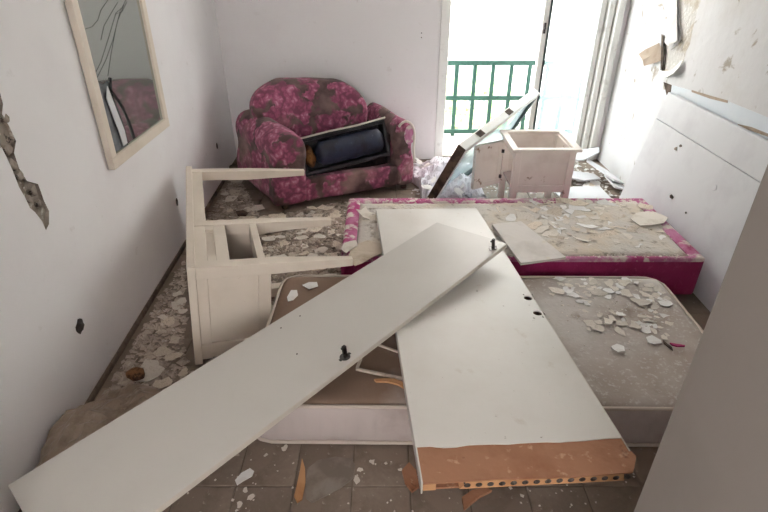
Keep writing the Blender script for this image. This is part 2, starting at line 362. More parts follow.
# back wall: pieces around the balcony door
DX0, DX1, DH = .44, 1.83, 2.25
bw = MB().box((-1.5, BY, 0), (DX0, BY+.2, CH)).box((DX1, BY, 0), (2.2, BY+.2, CH)).box((DX0, BY, DH), (DX1, BY+.2, CH))
bwo = bw.build('wall_back', 'wall'); tag(bwo, 'white back wall with the balcony door opening', kind='structure')
for u, v in ((421.5, 33), (421.5, 37.5)):
    p = aty(u, v, BY); MB().taper((p.x, BY+.004, p.z), (p.x, BY-.004, p.z), .005, .004, 8).build('nail_hole', 'screw', bwo)
tag(MB().box((-1.75, HY, CH), (2.2, BY+.2, CH+.15)).build('ceiling', 'ceiling'), 'white ceiling', kind='structure')
# front wall with wide doorway; the jamb stands at the right edge of the view
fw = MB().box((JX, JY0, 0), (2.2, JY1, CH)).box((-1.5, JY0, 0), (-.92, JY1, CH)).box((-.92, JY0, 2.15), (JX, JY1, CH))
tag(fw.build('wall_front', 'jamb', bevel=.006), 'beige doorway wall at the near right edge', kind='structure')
hw = MB().box((-1.5, HY-.15, 0), (-.75, HY, CH)).box((.45, HY-.15, 0), (2.2, HY, CH)).box((-.75, HY-.15, 2.2), (.45, HY, CH)).box((-.75, HY-.15, 0), (.45, HY, 1.1))  # unseen hall end; window opening added and sized to give fill from behind
tag(hw.build('wall_hall', 'wall'), 'unseen white hall wall with a window opening added for fill light', kind='structure')

# balcony door frame
tr = thing('door_1', 'white balcony door frame with stacked mouldings', 'door'); del tr['category']; tag(tr, kind='structure')
MB().box((DX0, BY-.012, 0), (DX0+.075, BY+.12, DH)).build('jamb', 'pvc', tr, bevel=.006)
for a, b, y in ((1.685, 1.73, .07), (1.738, 1.785, .03), (1.792, 1.845, -.012)):
    MB().box((a, BY+y-.02, 0), (b, BY+.16, DH)).build('jamb', 'pvc', tr, bevel=.01)
MB().box((DX0, BY-.01, DH-.07), (1.84, BY+.12, DH)).build('head', 'pvc', tr, bevel=.006)
MB().box((DX0+.075, BY+.0, 0), (1.69, BY+.2, .035)).build('threshold', 'concrete', tr, bevel=.006)
# right leaf, shut, dusty glass
lf = thing('glass_door', 'dusty glazed door leaf standing shut at right of balcony opening', 'door', (1.262, BY+.1, .04))
MB().box((0, 0, 0), (.045, .045, 2.1)).build('stile', 'pvc', lf, bevel=.004)
MB().box((.045, -.004, .0), (.062, .049, 2.1)).build('gasket', 'gasket', lf)
MB().box((.062, 0, 0), (.43, .045, .06)).build('bottom_rail', 'pvc', lf, bevel=.004)
MB().box((.062, 0, 2.02), (.43, .045, 2.1)).build('top_rail', 'pvc', lf, bevel=.004)
MB().box((.074, .018, .1), (.43, .026, 2.02)).build('pane', 'glass', lf)
MB().box((.012, -.012, .98), (.03, 0, 1.06)).taper((.021, -.012, 1.02), (.021, -.03, 1.02), .008, .008, 8).build('lock_plate', 'metal', lf, bevel=.002)

# ------------------------------------------------------------------ outside
tag(box('balcony_slab', (-.6, BY+.2, -.15), (3.2, 5.4, -.02), 'concrete'), 'pale balcony floor', kind='structure')
tag(box('sky_block_slab', (-.6, BY+.2, 2.62), (3.2, 5.4, 2.77), 'concrete'), 'unseen slab added over the balcony to cut sky light', kind='structure')  # out-of-view slab, added to hold back sky light at the balcony door
rl = thing('railing', 'green metal balcony railing with upright bars', 'railing', (0, 5.2, -.02))
for z in (.70, .375, .045):
    MB().box((-.5, -.016, z-.021), (3.1, .016, z+.021)).build('rail', 'green', rl, bevel=.003)
for k in range(-6, 14):
    x = .69+.173*k
    MB().box((x-.019, -.011, .0 if k % 6 == 0 else .05), (x+.019, .011, .70)).build('bar', 'green', rl, bevel=.002)
bd = thing('apartment_building', 'pale apartment block across the street', 'building', (4, 15, -6))
MB().box((-16, 0, -6), (14, 6, 14)).build('wall', 'facade', bd)
for ix in range(-4, 4):
    for iz in range(-1, 4):
        x, z = ix*3.0+.6, iz*3.0+.6
        w = MB().box((x, -.06, z), (x+1.3, .02, z+1.5)).build('window', 'pvc', bd)
        for s in (0, 1): MB().box((x+.08+s*.6, -.075, z+.08), (x+.62+s*.6, -.06, z+1.42)).build('pane', 'facade_glass', w)
for iz in range(0, 3):
    b = MB().box((-2.2, -1.1, iz*3+.1), (1.6, 0, iz*3+.25)).build('balcony', 'concrete', bd)
    for k in range(20): MB().taper((-2.15+k*.195, -1.05, iz*3+.25), (-2.15+k*.195, -1.05, iz*3+1.2), .02, .02).build('baluster', 'gasket', b)
    MB().box((-2.2, -1.08, iz*3+1.2), (1.6, -1.02, iz*3+1.26)).build('handrail', 'gasket', b)
rg = random.Random(21)
t = thing('street_tree', 'pale green tree in front of the far building', 'tree', (1.6, 10.5, -7))
MB().taper((0, 0, 0), (.1, 0, 4.6), .14, .07, 8).build('trunk', 'wood_dark', t)
mb = MB()
for k in range(900):
    d = Vector((rg.gauss(0, 1), rg.gauss(0, 1), rg.gauss(0, 1))).normalized()*(rg.random()**.4)
    c = Vector((.1, 0, 5.4))+Vector((d.x*1.3, d.y*1.2, d.z*1.4)); a = Vector((rg.gauss(0, 1), rg.gauss(0, 1), rg.gauss(0, 1))).normalized()*.13; b = a.orthogonal().normalized()*.07
    mb.add([c-a, c+b, c+a, c-b], [(0, 1, 2, 3)])
tag(mb.build('foliage', 'leaf', t), kind='stuff')

# ------------------------------------------------------------------ mattress
def rounded_rect(x0, y0, x1, y1, r, n=6, step=None):
    pts = []
    for cx, cy, a0 in ((x1-r, y0+r, -90), (x1-r, y1-r, 0), (x0+r, y1-r, 90), (x0+r, y0+r, 180)):
        for k in range(n+1):
            a = math.radians(a0+90*k/n); pts.append((cx+r*math.cos(a), cy+r*math.sin(a)))
    if step:
        out = []; m = len(pts)
        for i in range(m):
            a, b = Vector(pts[i]), Vector(pts[(i+1) % m]); k = max(1, int((b-a).length/step))
            out += [tuple(a.lerp(b, j/k)) for j in range(k)]
        pts = out
    return pts
def inset(pts, d):
    n = len(pts); out = []
    for i in range(n):
        a, b = Vector(pts[i-1]), Vector(pts[(i+1) % n]); t = (b-a)
        if t.length < 1e-9: out.append(pts[i]); continue
        t.normalize(); out.append((pts[i][0]-t.y*d, pts[i][1]+t.x*d))
    return out
mt = thing('mattress', 'grey stained single mattress lying on the floor under the boards', 'mattress', (.425, 1.77, 0), (0, 0, math.radians(-.6)))
MX, MY, MH = .93, .435, .205
per = rounded_rect(-MX, -MY, MX, MY, .09, 6, .0125)
acc = 0; mb = MB(); rings = []
prof = [(.012, .012), (.03, 0), (.07, -.004), (MH/2, -.006), (MH-.07, -.004), (MH-.03, 0), (MH-.012, .012)]
lens = [0]
for i in range(1, len(per)): lens.append(lens[-1]+(Vector(per[i])-Vector(per[i-1])).length)
nper = len(per)
vs = []
for z, d in prof:
    base = inset(per, max(d, 0)+.004)
    for i, (x, y) in enumerate(base):
        q = (lens[i] % .066)/.066; b = .012*math.sin(PI*q)**.4 if .03 < z < MH-.03 else .003
        r = Vector((per[i][0]-x, per[i][1]-y)).normalized(); vs.append((x+r.x*b, y+r.y*b, z))
fs = []
for k in range(len(prof)-1): fs += [(k*nper+i, k*nper+(i+1) % nper, (k+1)*nper+(i+1) % nper, (k+1)*nper+i) for i in range(nper)]
mb.add(vs, fs).build('border', 'mat_side', mt, smooth=True)
def lumpy_top(x0, y0, x1, y1, r, z, amp, nx, ny, mat, name, parent, seed=0, edge=.05, thick=.03):
    mb = MB(); vs = []
    for j in range(ny+1):
        for i in range(nx+1):
            s, t = -1+2*i/nx, -1+2*j/ny
            # squircle mapping so that the corners round off
            k = r/min(x1-x0, y1-y0)*2
            x, y = s*(x1-x0)/2, t*(y1-y0)/2
            hx, hy = (x1-x0)/2-r, (y1-y0)/2-r
            if abs(x) > hx and abs(y) > hy:
                dx, dy = abs(x)-hx, abs(y)-hy; m_ = max(dx, dy); L = math.hypot(dx, dy)
                if L > 1e-6: x = math.copysign(hx+dx*m_/L, x); y = math.copysign(hy+dy*m_/L, y)
            e = min((x1-x0)/2-abs(x), (y1-y0)/2-abs(y)); f = min(1, max(0, e/edge))
            zz = z-.012*(1-f)**2 + amp*f*noise.noise((x*3+seed, y*3, seed))+amp*.4*f*noise.noise((x*11, y*11, seed))
            vs.append((x+(x0+x1)/2, y+(y0+y1)/2, zz))
    fs = [(j*(nx+1)+i, j*(nx+1)+i+1, (j+1)*(nx+1)+i+1, (j+1)*(nx+1)+i) for j in range(ny) for i in range(nx)]
    me = mb.add(vs, fs).mesh(name, mat, True)
    o = bpy.data.objects.new(name, me); C.objects.link(o); o.parent = parent
    s = o.modifiers.new('solid', 'SOLIDIFY'); s.thickness = thick; s.offset = -1
    return o
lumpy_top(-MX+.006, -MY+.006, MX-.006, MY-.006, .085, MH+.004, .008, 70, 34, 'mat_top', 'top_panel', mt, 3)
box('underside', (-MX+.03, -MY+.03, .004), (MX-.03, MY-.03, .02), 'mat_side', mt)
for z in (MH-.006, .014):
    MB().tube([(x, y, z) for x, y in inset(per, .004)[::2]], .0075, 6, True).build('piping', 'piping', mt, smooth=True)

# ------------------------------------------------------------------ pink divan base
bx0, bx1, by0, by1, bh = -.225, 1.645, 2.305, 3.07, .243
bd2 = thing('divan_bed_base', 'magenta velvet divan bed base with sunken debris-covered top', 'bed', ((bx0+bx1)/2, (by0+by1)/2, 0))
hx, hy = (bx1-bx0)/2, (by1-by0)/2
rim = .085
o = MB()
per = rounded_rect(-hx, -hy, hx, hy, .025, 4)
n = len(per); vs = []; P = [(.02, .004), (.03, 0), (bh-.02, 0)]
for z, d in P: vs += [(x, y, z) for x, y in inset(per, d)]
fs = []
for k in range(len(P)-1): fs += [(k*n+i, k*n+(i+1) % n, (k+1)*n+(i+1) % n, (k+1)*n+i) for i in range(n)]
fs.append(tuple(range(n))[::-1])
o.add(vs, fs).build('skirt', 'pink', bd2, smooth=False)
per2 = rounded_rect(-hx, -hy, hx, hy, .025, 4, .04); n = len(per2); vs = []
P = [(bh-.02, 0), (bh-.006, .004), (bh, .014), (bh+.002, .05), (bh-.004, rim-.012), (bh-.02, rim)]
for z, d in P:
    q = inset(per2, 0) if d == 0 else [(max(-hx+d, min(hx-d, x)), max(-hy+d*.42, min(hy-d, y))) for x, y in per2]
    vs += [(x, y, z+(.004*noise.noise((x*5, y*5, 2)) if d > .01 else 0)) for x, y in q]
fs = []
for k in range(len(P)-1): fs += [(k*n+i, k*n+(i+1) % n, (k+1)*n+(i+1) % n, (k+1)*n+i) for i in range(n)]
MB().add(vs, fs).build('top_rim', 'pink_dusty', bd2, smooth=True)
lumpy_top(-hx+rim-.004, -hy+rim*.42-.004, hx-rim+.004, hy-rim+.004, .02, bh-.016, .01, 70, 30, 'bed_top', 'sunken_top', bd2, 8, .03, .02)
for sx in (-1, 1):
    for sy in (-1, 1): MB().taper((sx*(hx-.08), sy*(hy-.08), 0), (sx*(hx-.08), sy*(hy-.08), .03), .025, .03, 10).build('foot', 'black', bd2)

# ------------------------------------------------------------------ board leaning on the right wall
ang = math.atan2(.165, .81)
hb = thing('headboard', 'large white headboard panel leaning on the right wall', 'headboard', (1.665, 1.46, 0), (0, ang, 0))
MB().box((0, 0, 0), (.045, 2.0, .652)).build('panel', 'white_chip', hb, bevel=.005)
MB().box((0, 0, .654), (.045, 2.0, .826)).build('upper_rail', 'white_chip', hb, bevel=.005)
for u, v, s, m_ in ((672, 197, .02, 'screw'), (676, 149, .016, 'plaster_raw'), (715, 187, .025, 'white_chip'), (686, 213, .008, 'screw'), (681, 146, .012, 'hole')):
    p = hb.matrix_world
    # pixel onto the leaning face
    nrm = Vector((-math.cos(ang), 0, math.sin(ang))); r = ray(u, v); tt = (Vector((1.665, 1.46, 0))-CAM).dot(nrm)/r.dot(nrm)
    q = CAM+r*tt-Vector((1.665, 1.46, 0)); loc = Matrix.Rotation(-ang, 3, 'Y') @ q
    pts = [(loc.y+math.cos(k)*s*rp.uniform(.6, 1.2), loc.z+math.sin(k)*s*.8*rp.uniform(.5, 1.2)) for k in [2*PI*i/7 for i in range(7)]]
    slab(pts, [], lambda a, b, d: (-.004+d, a, b), .006, None, (m_,), 'chipped_spot', hb)

# ------------------------------------------------------------------ flush door lying across bed base and mattress
dr = thing('flush_door', 'white hollow flush door lying flat, near end stripped to brown hardboard', 'door', (.102, .890, .395), (math.radians(-3.604), math.radians(1.265), math.radians(4.177)))
DW, DL = .599, 1.95
h1 = (.478, 1.02); h2 = (.478, .945)
def on_door(u, v):
    m = Euler(dr.rotation_euler).to_matrix(); o = Vector(dr.location); nn = m @ Vector((0, 0, 1))
    r = ray(u, v); p = CAM+r*((o-CAM).dot(nn)/r.dot(nn)); return m.transposed() @ (p-o)
hs = [on_door(528, 298), on_door(537.5, 313)]
sm = [on_door(u, v) for u, v in ((523.5, 294.5), (532, 294.5), (534, 318), (543, 317), (477, 291))]
holes = [circle(p.x, p.y, .018, n=16) for p in hs]+[circle(p.x, p.y, .0045, n=8) for p in sm]
e0 = .12
rd = random.Random(2)
edge = [(DW*k/16, e0+rd.uniform(-.004, .004)) for k in range(17)]
slab(edge+[(DW, DL), (0, DL)], holes, lambda a, b, d: (a, b, -d), .005, None, ('door_white',), 'top_skin', dr)
slab([(.003, .06), (DW-.003, .06), (DW-.003, DL-.002), (.003, DL-.002)], [circle(p.x, p.y, .03, n=16) for p in hs], lambda a, b, d: (a, b, -.005-d), .029, None, ('wood_dark',), 'core', dr)
slab([(0, 0), (.2, .003), (.4, -.002), (DW-.025, .004), (DW-.006, .03), (DW+.012, .058), (DW, .09), (DW, e0+.01), (0, e0+.01)], [], lambda a, b, d: (a, b, -.003-d), .004, None, ('hardboard',), 'stripped_panel', dr)
box('bottom_skin', (0, .012, -.04), (DW-.03, DL, -.034), 'hardboard', dr)
box('edge_strip', (-.004, .0, -.04), (0, DL, .0), 'door_white', dr)
box('edge_strip', (DW, .075, -.04), (DW+.003, DL, 0), 'board_edge', dr)
box('stile_end', (0.002, .004, -.034), (.036, .06, -.007), 'pine', dr)
ch = [circle(.12+.0315*k, -.0205, .0095, .0085, 10) for k in range(15)]
slab([(.1, -.033), (DW-.045, -.033), (DW-.05, -.007), (.12, -.007)], ch, lambda a, b, d: (a, .003+d, b), .055, .045, ('pine', 'hole'), 'tubular_core', dr)

# ------------------------------------------------------------------ long wardrobe panel with hinges
BL, BWD = 2.004, .4135
pn = thing('wardrobe_panel', 'long white wardrobe door with two dark hinges lying diagonally over other door', 'panel', (.581, 2.172, .4045), (math.radians(2.398), math.radians(-3.699), math.radians(-42.053)))
box('panel', (-BWD, -BL, -.019), (0, 0, 0), 'melamine', pn, .0015)
box('edge_band', (-.0004, -BL+.002, -.0185), (.0012, -.002, -.0008), 'board_edge', pn)
def on_panel(u, v):
    m = Euler(pn.rotation_euler).to_matrix(); o = Vector(pn.location); nn = m @ Vector((0, 0, 1))
    r = ray(u, v); p = CAM+r*((o-CAM).dot(nn)/r.dot(nn)); return m.transposed() @ (p-o)
for u, v in ((345, 357), (495, 249)):
    p = on_panel(u, v); x, y = min(p.x, -.03), p.y
    hg = MB().taper((x, y, -.002), (x, y, .003), .02, .019, 16).build('hinge', 'metal', pn)
    MB().box((x-.006, y-.026, 0), (x+.006, y+.026, .0025)).build('mounting_plate', 'metal', hg, bevel=.001)
    MB().box((x-.004, y-.007, .0), (x+.008, y+.007, .05)).box((x-.012, y-.005, .03), (x+.004, y+.005, .038)).build('hinge_arm', 'metal', hg, bevel=.0015)
for u, v in ((281, 328), (300, 316), (297, 354)):
    p = on_panel(u, v); MB().taper((p.x, p.y, -.001), (p.x, p.y, .0012), .0035, .003, 8).build('screw_hole', 'screw', pn)

# ------------------------------------------------------------------ overturned desk
dk = thing('writing_desk', 'cream kneehole desk tipped on its back, legs pointing sideways', 'desk', (-.792, 1.797, .499), (-.003, .104, .317))
TL, TD, THH = 1.221, .50, .70
MB().box((0, 0, -TD), (.034, TL, 0)).build('tabletop', 'cream', dk, bevel=.004)
def leg(y, zf, name='leg', l=THH, out=-1):
    # square leg, tapering on the inner faces past the cabinet
    w = .056; mb = MB(); secs = [(.03, w), (.36, w), (l, .034)]
    vs = []
    for x, q in secs:
        za, zb = (zf-q, zf) if zf > -.2 else (zf, zf+q)
        ya, yb = (y, y+q) if out < 0 else (y+w-q, y+w)
        sh = (w-q)*.45
        if zf > -.2: za -= sh; zb -= sh
        elif x > .4: za += .037; zb += .037
        vs += [(x, ya, za), (x, yb, za), (x, yb, zb), (x, ya, zb)]
    fs = [(0, 1, 2, 3)[::-1], (8, 9, 10, 11)]
    for k in (0, 4): fs += [(k+i, k+(i+1) % 4, k+4+(i+1) % 4, k+4+i) for i in range(4)]
    return mb.add(vs, fs).build(name, 'cream', dk, bevel=.003)
ZF, ZB = -.012, -TD+.045
for y, o_ in ((.012, -1), (.415, 1), (TL-.07, 1)):
    leg(y, ZF, out=o_); leg(y, ZB, l=.41 if y < .1 else THH, out=o_)
MB().box((.026, .468, ZF-.03), (.088, TL-.06, ZF-.004)).build('apron', 'cream', dk, bevel=.002)
MB().box((.026, .468, ZB+.004), (.088, TL-.06, ZB+.03)).build('apron', 'cream', dk, bevel=.002)
MB().box((.026, TL-.05, ZB+.04), (.088, TL-.028, ZF-.05)).build('apron', 'cream', dk, bevel=.002)
# drawer box beside the near legs
df = MB().box((.03, .062, ZF-.024), (.082, .418, ZF-.004)).box((.118, .062, ZF-.024), (.172, .418, ZF-.004)).box((.082, .062, ZF-.024), (.118, .12, ZF-.004)).box((.082, .372, ZF-.024), (.118, .418, ZF-.004)).build('drawer_front', 'cream', dk, bevel=.002)
MB().box((.08, .115, ZF-.03), (.12, .376, ZF-.018)).build('recess_panel', 'cream', df)
MB().box((.286, .06, -.10), (.318, .42, ZF-.003)).build('shelf_rail', 'cream', dk, bevel=.002)
MB().box((.30, .06, ZB+.05), (.318, .42, -.10)).build('shelf', 'cream_in', dk)
MB().box((.03, .06, ZB+.03), (.30, .42, ZB+.045)).build('cabinet_back', 'cream_in', dk)
MB().box((.026, .43, ZB+.045), (.318, .445, ZF-.05)).build('inner_side', 'cream', dk)
MB().box((.165, .07, -.36), (.172, .41, ZF-.03)).build('drawer_bottom', 'cream_in', dk)
# framed near side
sd = MB().box((.075, .024, -TD+.015), (.285, .034, ZF-.04)).build('side_panel', 'cream', dk)
MB().box((.283, .014, -TD+.035), (.337, .04, ZF-.046)).build('side_rail', 'cream', dk, bevel=.002)
MB().box((.026, .014, -TD+.015), (.078, .04, ZF-.046)).build('side_rail', 'cream', dk, bevel=.002)
p = Vector((.655, .452, ZF-.012)); MB().taper((.64, .444, ZF-.022), (.66, .446, ZF-.0205), .011, .006, 7).build('worn_spot', 'pine', dk)

# ------------------------------------------------------------------ armchair
CA = math.radians(24); CFL = Vector((-.72, 3.36, 0))
ac = thing('armchair', 'pink floral tapestry armchair with torn arms and no seat cushion', 'armchair', CFL, (0, 0, CA))
def pillow(outline, y0, y1, r, mat, name, parent, fn=None, rings=5, n2=6):
    area = sum(outline[i-1][0]*outline[i][1]-outline[i][0]*outline[i-1][1] for i in range(len(outline)))
    if area < 0: outline = outline[::-1]
    n = len(outline); secs = []
    for k in range(rings+1):
        a = PI/2*k/rings; secs.append((y0+r*(1-math.sin(a)), r*(1-math.cos(PI/2-a)) if False else r*(1-math.sin(a))*0+r*(1-math.cos(PI/2-a))))
    secs = [(y0+r*(1-math.cos(PI/2*k/rings)), r*(1-math.sin(PI/2*k/rings))) for k in range(rings+1)]
    mid = [(y0+r+(y1-y0-2*r)*k/n2, 0) for k in range(1, n2)]
    back = [(y0+y1-y, d) for y, d in reversed(secs)]
    secs = secs+mid+back; mb = MB(); vs = []
    for y, d in secs:
        for x, z in inset(outline, d):
            q = Vector((x, y, z)); vs.append(fn(q) if fn else q)
    fs = []
    for k in range(len(secs)-1): fs += [(k*n+i, k*n+(i+1) % n, (k+1)*n+(i+1) % n, (k+1)*n+i) for i in range(n)]
    m = len(secs)-1
    c0 = sum((Vector(v) for v in vs[:n]), Vector())/n; c1 = sum((Vector(v) for v in vs[m*n:]), Vector())/n
    b = len(vs); vs += [c0, c1]
    fs += [((i+1) % n, i, b) for i in range(n)]+[(m*n+i, m*n+(i+1) % n, b+1) for i in range(n)]
    return mb.add(vs, fs).build(name, mat, parent, smooth=True)
def resample(pts, step=.025):
    out = []
    for i in range(len(pts)):
        a, b = Vector(pts[i]), Vector(pts[(i+1) % len(pts)]); k = max(1, round((b-a).length/step))
        out += [tuple(a.lerp(b, j/k)) for j in range(k)]
    for _ in range(3):
        out = [((out[i-1][0]+2*out[i][0]+out[(i+1) % len(out)][0])/4, (out[i-1][1]+2*out[i][1]+out[(i+1) % len(out)][1])/4) for i in range(len(out))]
    return out
def lump(q, s=1.0):
    return q+Vector((noise.noise(q*7), noise.noise(q*7+Vector((9, 0, 0))), noise.noise(q*7+Vector((0, 9, 0)))))*.012*s
arm_l = [(.205, .04), (.2, .3), (.215, .38)]+[(.1+.125*math.cos(math.radians(a)), .43+.12*math.sin(math.radians(a))) for a in range(-15, 216, 15)]+[(-.015, .31), (-.035, .2), (-.045, .04)]
pillow(resample(arm_l), .0, .68, .035, 'floral', 'armrest', ac, lambda q: lump(Vector((q.x-.13*(q.y/.68)**1.2, q.y, q.z+.03*(q.y/.68)))))
arm_r = [(1.06-(x+.045)*.66, z) for x, z in arm_l]
pillow(resample(arm_r), .02, .64, .035, 'floral', 'armrest', ac, lambda q: lump(Vector((q.x+.0*(q.y/.68), q.y, q.z+.0*(q.y/.68)-.01))))
# torn welt round the front of the right arm
MB().tube([(1.06-(x+.045)*.66*.96-.005, .012, z-.012) for x, z in resample(arm_l, .03) if z > .2 and x < .19], .009, 6).build('torn_welt', 'flake', ac, smooth=True)
MB().add([(1.0+.045*math.cos(a)*r, .012-.004*(1-r), .43+.075*math.sin(a)*r) for r in (1, .5) for a in [2*PI*k/14 for k in range(14)]]+[(1.0, .004, .43)],
         [(k, (k+1) % 14, 14+(k+1) % 14, 14+k) for k in range(14)]+[(14+k, 14+(k+1) % 14, 28) for k in range(14)]).build('torn_patch', 'pink_dusty', ac)
# back, rounded crown
bk = [(-.0, .08), (.83, .08), (.85, .45)]
for k in range(25):
    a = PI*k/24; cx, sx = math.cos(a), math.sin(a)
    bk.append((.405+.445*math.copysign(abs(cx)**.6, cx), .50+.265*abs(sx)**.62))
bk += [(-.04, .45)]
pillow(resample(bk), .50, .72, .09, 'floral', 'backrest', ac, lambda q: lump(Vector((q.x, q.y+.06*(q.z-.4)-.10*((q.x-.42)/.43)**2, q.z-.03*((q.x-.42)/.43))), 1.4))
fp = resample([(.18, .035), (.93, .035), (.93, .2), (.18, .2)])
pillow(fp, .025, .115, .02, 'floral', 'front_panel', ac, lambda q: lump(q, .6))
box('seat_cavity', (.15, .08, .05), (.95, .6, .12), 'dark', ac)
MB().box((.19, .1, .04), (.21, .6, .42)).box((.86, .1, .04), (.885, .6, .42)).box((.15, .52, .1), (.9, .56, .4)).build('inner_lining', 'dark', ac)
for x, y in ((.04, .06), (.98, .06), (.04, .6), (.9, .6)): MB().taper((x, y, 0), (x, y, .06), .022, .03, 10).build('foot', 'wood_dark', ac)

# black open holdall on the chair
Mc = Matrix.Translation(CFL) @ Matrix.Rotation(CA, 4, 'Z')
bgp = Mc @ Vector((.55, .075, .235))
bag = thing('holdall', 'black leather bag lying open on the armchair seat', 'bag', bgp, (math.radians(-14), math.radians(-6), CA))
bwid, bht = .335, .26
MB().box((-bwid, .10, .0), (bwid, .12, bht)).build('back_panel', 'black', bag, bevel=.008)
for a, b in (((-bwid, 0, bht-.02), (bwid, .11, bht+.01)), ((-bwid, 0, -.0), (bwid, .11, .03)), ((-bwid, .0, 0), (-bwid+.025, .11, bht)), ((bwid-.025, 0, 0), (bwid, .11, bht))):
    MB().box(a, b).build('side_wall', 'black', bag, bevel=.01)
MB().tube([(-bwid-.003, -.004, bht+.012), (-.1, -.006, bht+.016), (.12, -.003, bht+.010), (bwid+.003, -.006, bht+.02)], .007, 6).build('frayed_edge', 'flake', bag, smooth=True)
mb = MB(); n, m = 18, 14; vs = []
for i in range(m+1):
    x = -.225+.52*i/m; s = min(1, (1-abs(2*i/m-1)**6)**.5+.55)
    for k in range(n):
        a = 2*PI*k/n; q = Vector((x, .03+.08*math.cos(a)*s, .135+.092*math.sin(a)*s)); vs.append(q+Vector((0, 1, 1))*.010*noise.noise(q*16)+Vector((0, 0, .01*noise.noise(q*5))))
fs = [(i*n+k, i*n+(k+1) % n, (i+1)*n+(k+1) % n, (i+1)*n+k) for i in range(m) for k in range(n)]+[tuple(range(n)), tuple(m*n+k for k in range(n))]
mb.add(vs, fs).build('rolled_liner', 'navy', bag, smooth=True)
mb = MB(); vs = []; n, m = 12, 6
for i in range(m+1):
    t = PI*i/m
    for k in range(n):
        a = 2*PI*k/n; q = Vector((-.265-.04*math.cos(t), .05+.055*math.sin(t)*math.cos(a), .13+.085*math.sin(t)*math.sin(a))); vs.append(q+Vector((1, 1, 1))*.012*noise.noise(q*20))
mb.add(vs, [(i*n+k, i*n+(k+1) % n, (i+1)*n+(k+1) % n, (i+1)*n+k) for i in range(m) for k in range(n)]).build('stuffing', 'foam', bag, smooth=True)

# ------------------------------------------------------------------ bedside cabinet
NX0, NX1, NY0, NY1, NH = .835, 1.255, 3.25, 3.66, .50
ns = thing('bedside_cabinet', 'worn cream bedside cabinet without a top, its small door hanging open', 'cabinet', (NX0, NY0, 0))
w, d = NX1-NX0, NY1-NY0
for x in (.012, w-.057):
    for y in (.012, d-.057): MB().box((x, y, 0), (x+.045, y+.045, NH-.02)).build('leg', 'cabinet', ns, bevel=.003)
MB().box((-.014, -.014, NH-.02), (w+.014, .03, NH)).build('top_rim', 'cabinet', ns, bevel=.004)
MB().box((-.014, d-.03, NH-.02), (w+.014, d+.014, NH)).build('top_rim', 'cabinet', ns, bevel=.004)
MB().box((-.014, .03, NH-.02), (.03, d-.03, NH)).build('top_rim', 'cabinet', ns, bevel=.004)
MB().box((w-.03, .03, NH-.02), (w+.014, d-.03, NH)).build('top_rim', 'cabinet', ns, bevel=.004)
MB().box((.05, .026, .2), (w-.05, .038, NH-.02)).build('front_panel', 'cabinet', ns)
MB().box((.05, .014, .40), (w-.05, .04, NH-.02)).build('rail', 'cabinet', ns, bevel=.002)
MB().box((.05, .014, .195), (w-.05, .04, .24)).build('rail', 'cabinet', ns, bevel=.002)
MB().box((w-.038, .05, .195), (w-.024, d-.05, NH-.02)).build('side_panel', 'cabinet', ns)
MB().box((.05, d-.038, .195), (w-.05, d-.024, NH-.02)).build('rear_panel', 'cabinet', ns)
MB().box((.014, .05, .42), (.04, d-.05, NH-.02)).build('rail', 'cabinet', ns, bevel=.002)
MB().box((.03, .04, .195), (w-.03, d-.04, .21)).build('floor_board', 'cream_in', ns)
hd = Vector((.012, d-.03, .115)); e = Vector((.672-NX0, 3.53-NY0, .1)); dd = (e-hd); dl = .25; an = math.atan2(dd.y, dd.x)
cd = MB().box((.008, -.009, 0), (dl, .009, .32))
cdo = cd.build('door', 'cabinet', ns, bevel=.002); cdo.location = hd; cdo.rotation_euler = (0, 0, an)
for a, b in (((.008, -.014, 0), (.045, .014, .32)), ((dl-.037, -.014, 0), (dl, .014, .32)), ((.045, -.014, 0), (dl-.037, .014, .04)), ((.045, -.014, .28), (dl-.037, .014, .32))):
    MB().box(a, b).build('door_frame', 'cabinet', cdo, bevel=.002)
for z in (.06, .25): MB().taper((.012, .02, z-.012), (.012, .02, z+.012), .011, .011, 8).build('hinge', 'metal', cdo)

# ------------------------------------------------------------------ window sash leaning on the cabinet
Cc, Tt = Vector((.52, 3.23, .5)), Vector((1.2, 4.12, .65)); Bb = Vector((.33, 3.44, .0))
ax = (Tt-Cc).normalized(); ay = (Bb-Cc); ay = (ay-ax*ay.dot(ax)).normalized(); az = ax.cross(ay)
LEN, WID = (Tt-Cc).length, (Bb-Cc).length
ms = Matrix((ax, ay, az)).transposed().to_4x4(); ms.translation = Cc
ss = thing('window_sash', 'old white window sash with pale glass leaning on bedside cabinet', 'window'); ss.matrix_world = ms
th = -.06 if (ms.to_3x3() @ Vector((0, 0, -1))).y > 0 else .06
z0, z1 = min(0, th), max(0, th)
MB().box((0, 0, z0), (LEN, .05, z1)).build('top_rail', 'pvc', ss, bevel=.004)
MB().box((0, WID-.05, z0), (LEN, WID, z1)).build('bottom_rail', 'gasket', ss, bevel=.004)
MB().box((.0, .05, z0), (.05, WID-.05, z1)).build('stile', 'pvc', ss, bevel=.004)
MB().box((-.003, 0, z0), (.0, WID, z1)).build('bare_end', 'wood_dark', ss)
MB().box((LEN-.05, .05, z0), (LEN, WID-.05, z1)).build('stile', 'gasket', ss, bevel=.004)
MB().box((.05, .05, z0+.02), (LEN-.05, WID-.05, z0+.025)).build('pane', 'sash_glass', ss)
for x in (.2, .62): MB().box((x, -.003, z0+.008), (x+.07, .001, z1-.008)).build('hinge_leaf', 'wood_dark', ss)

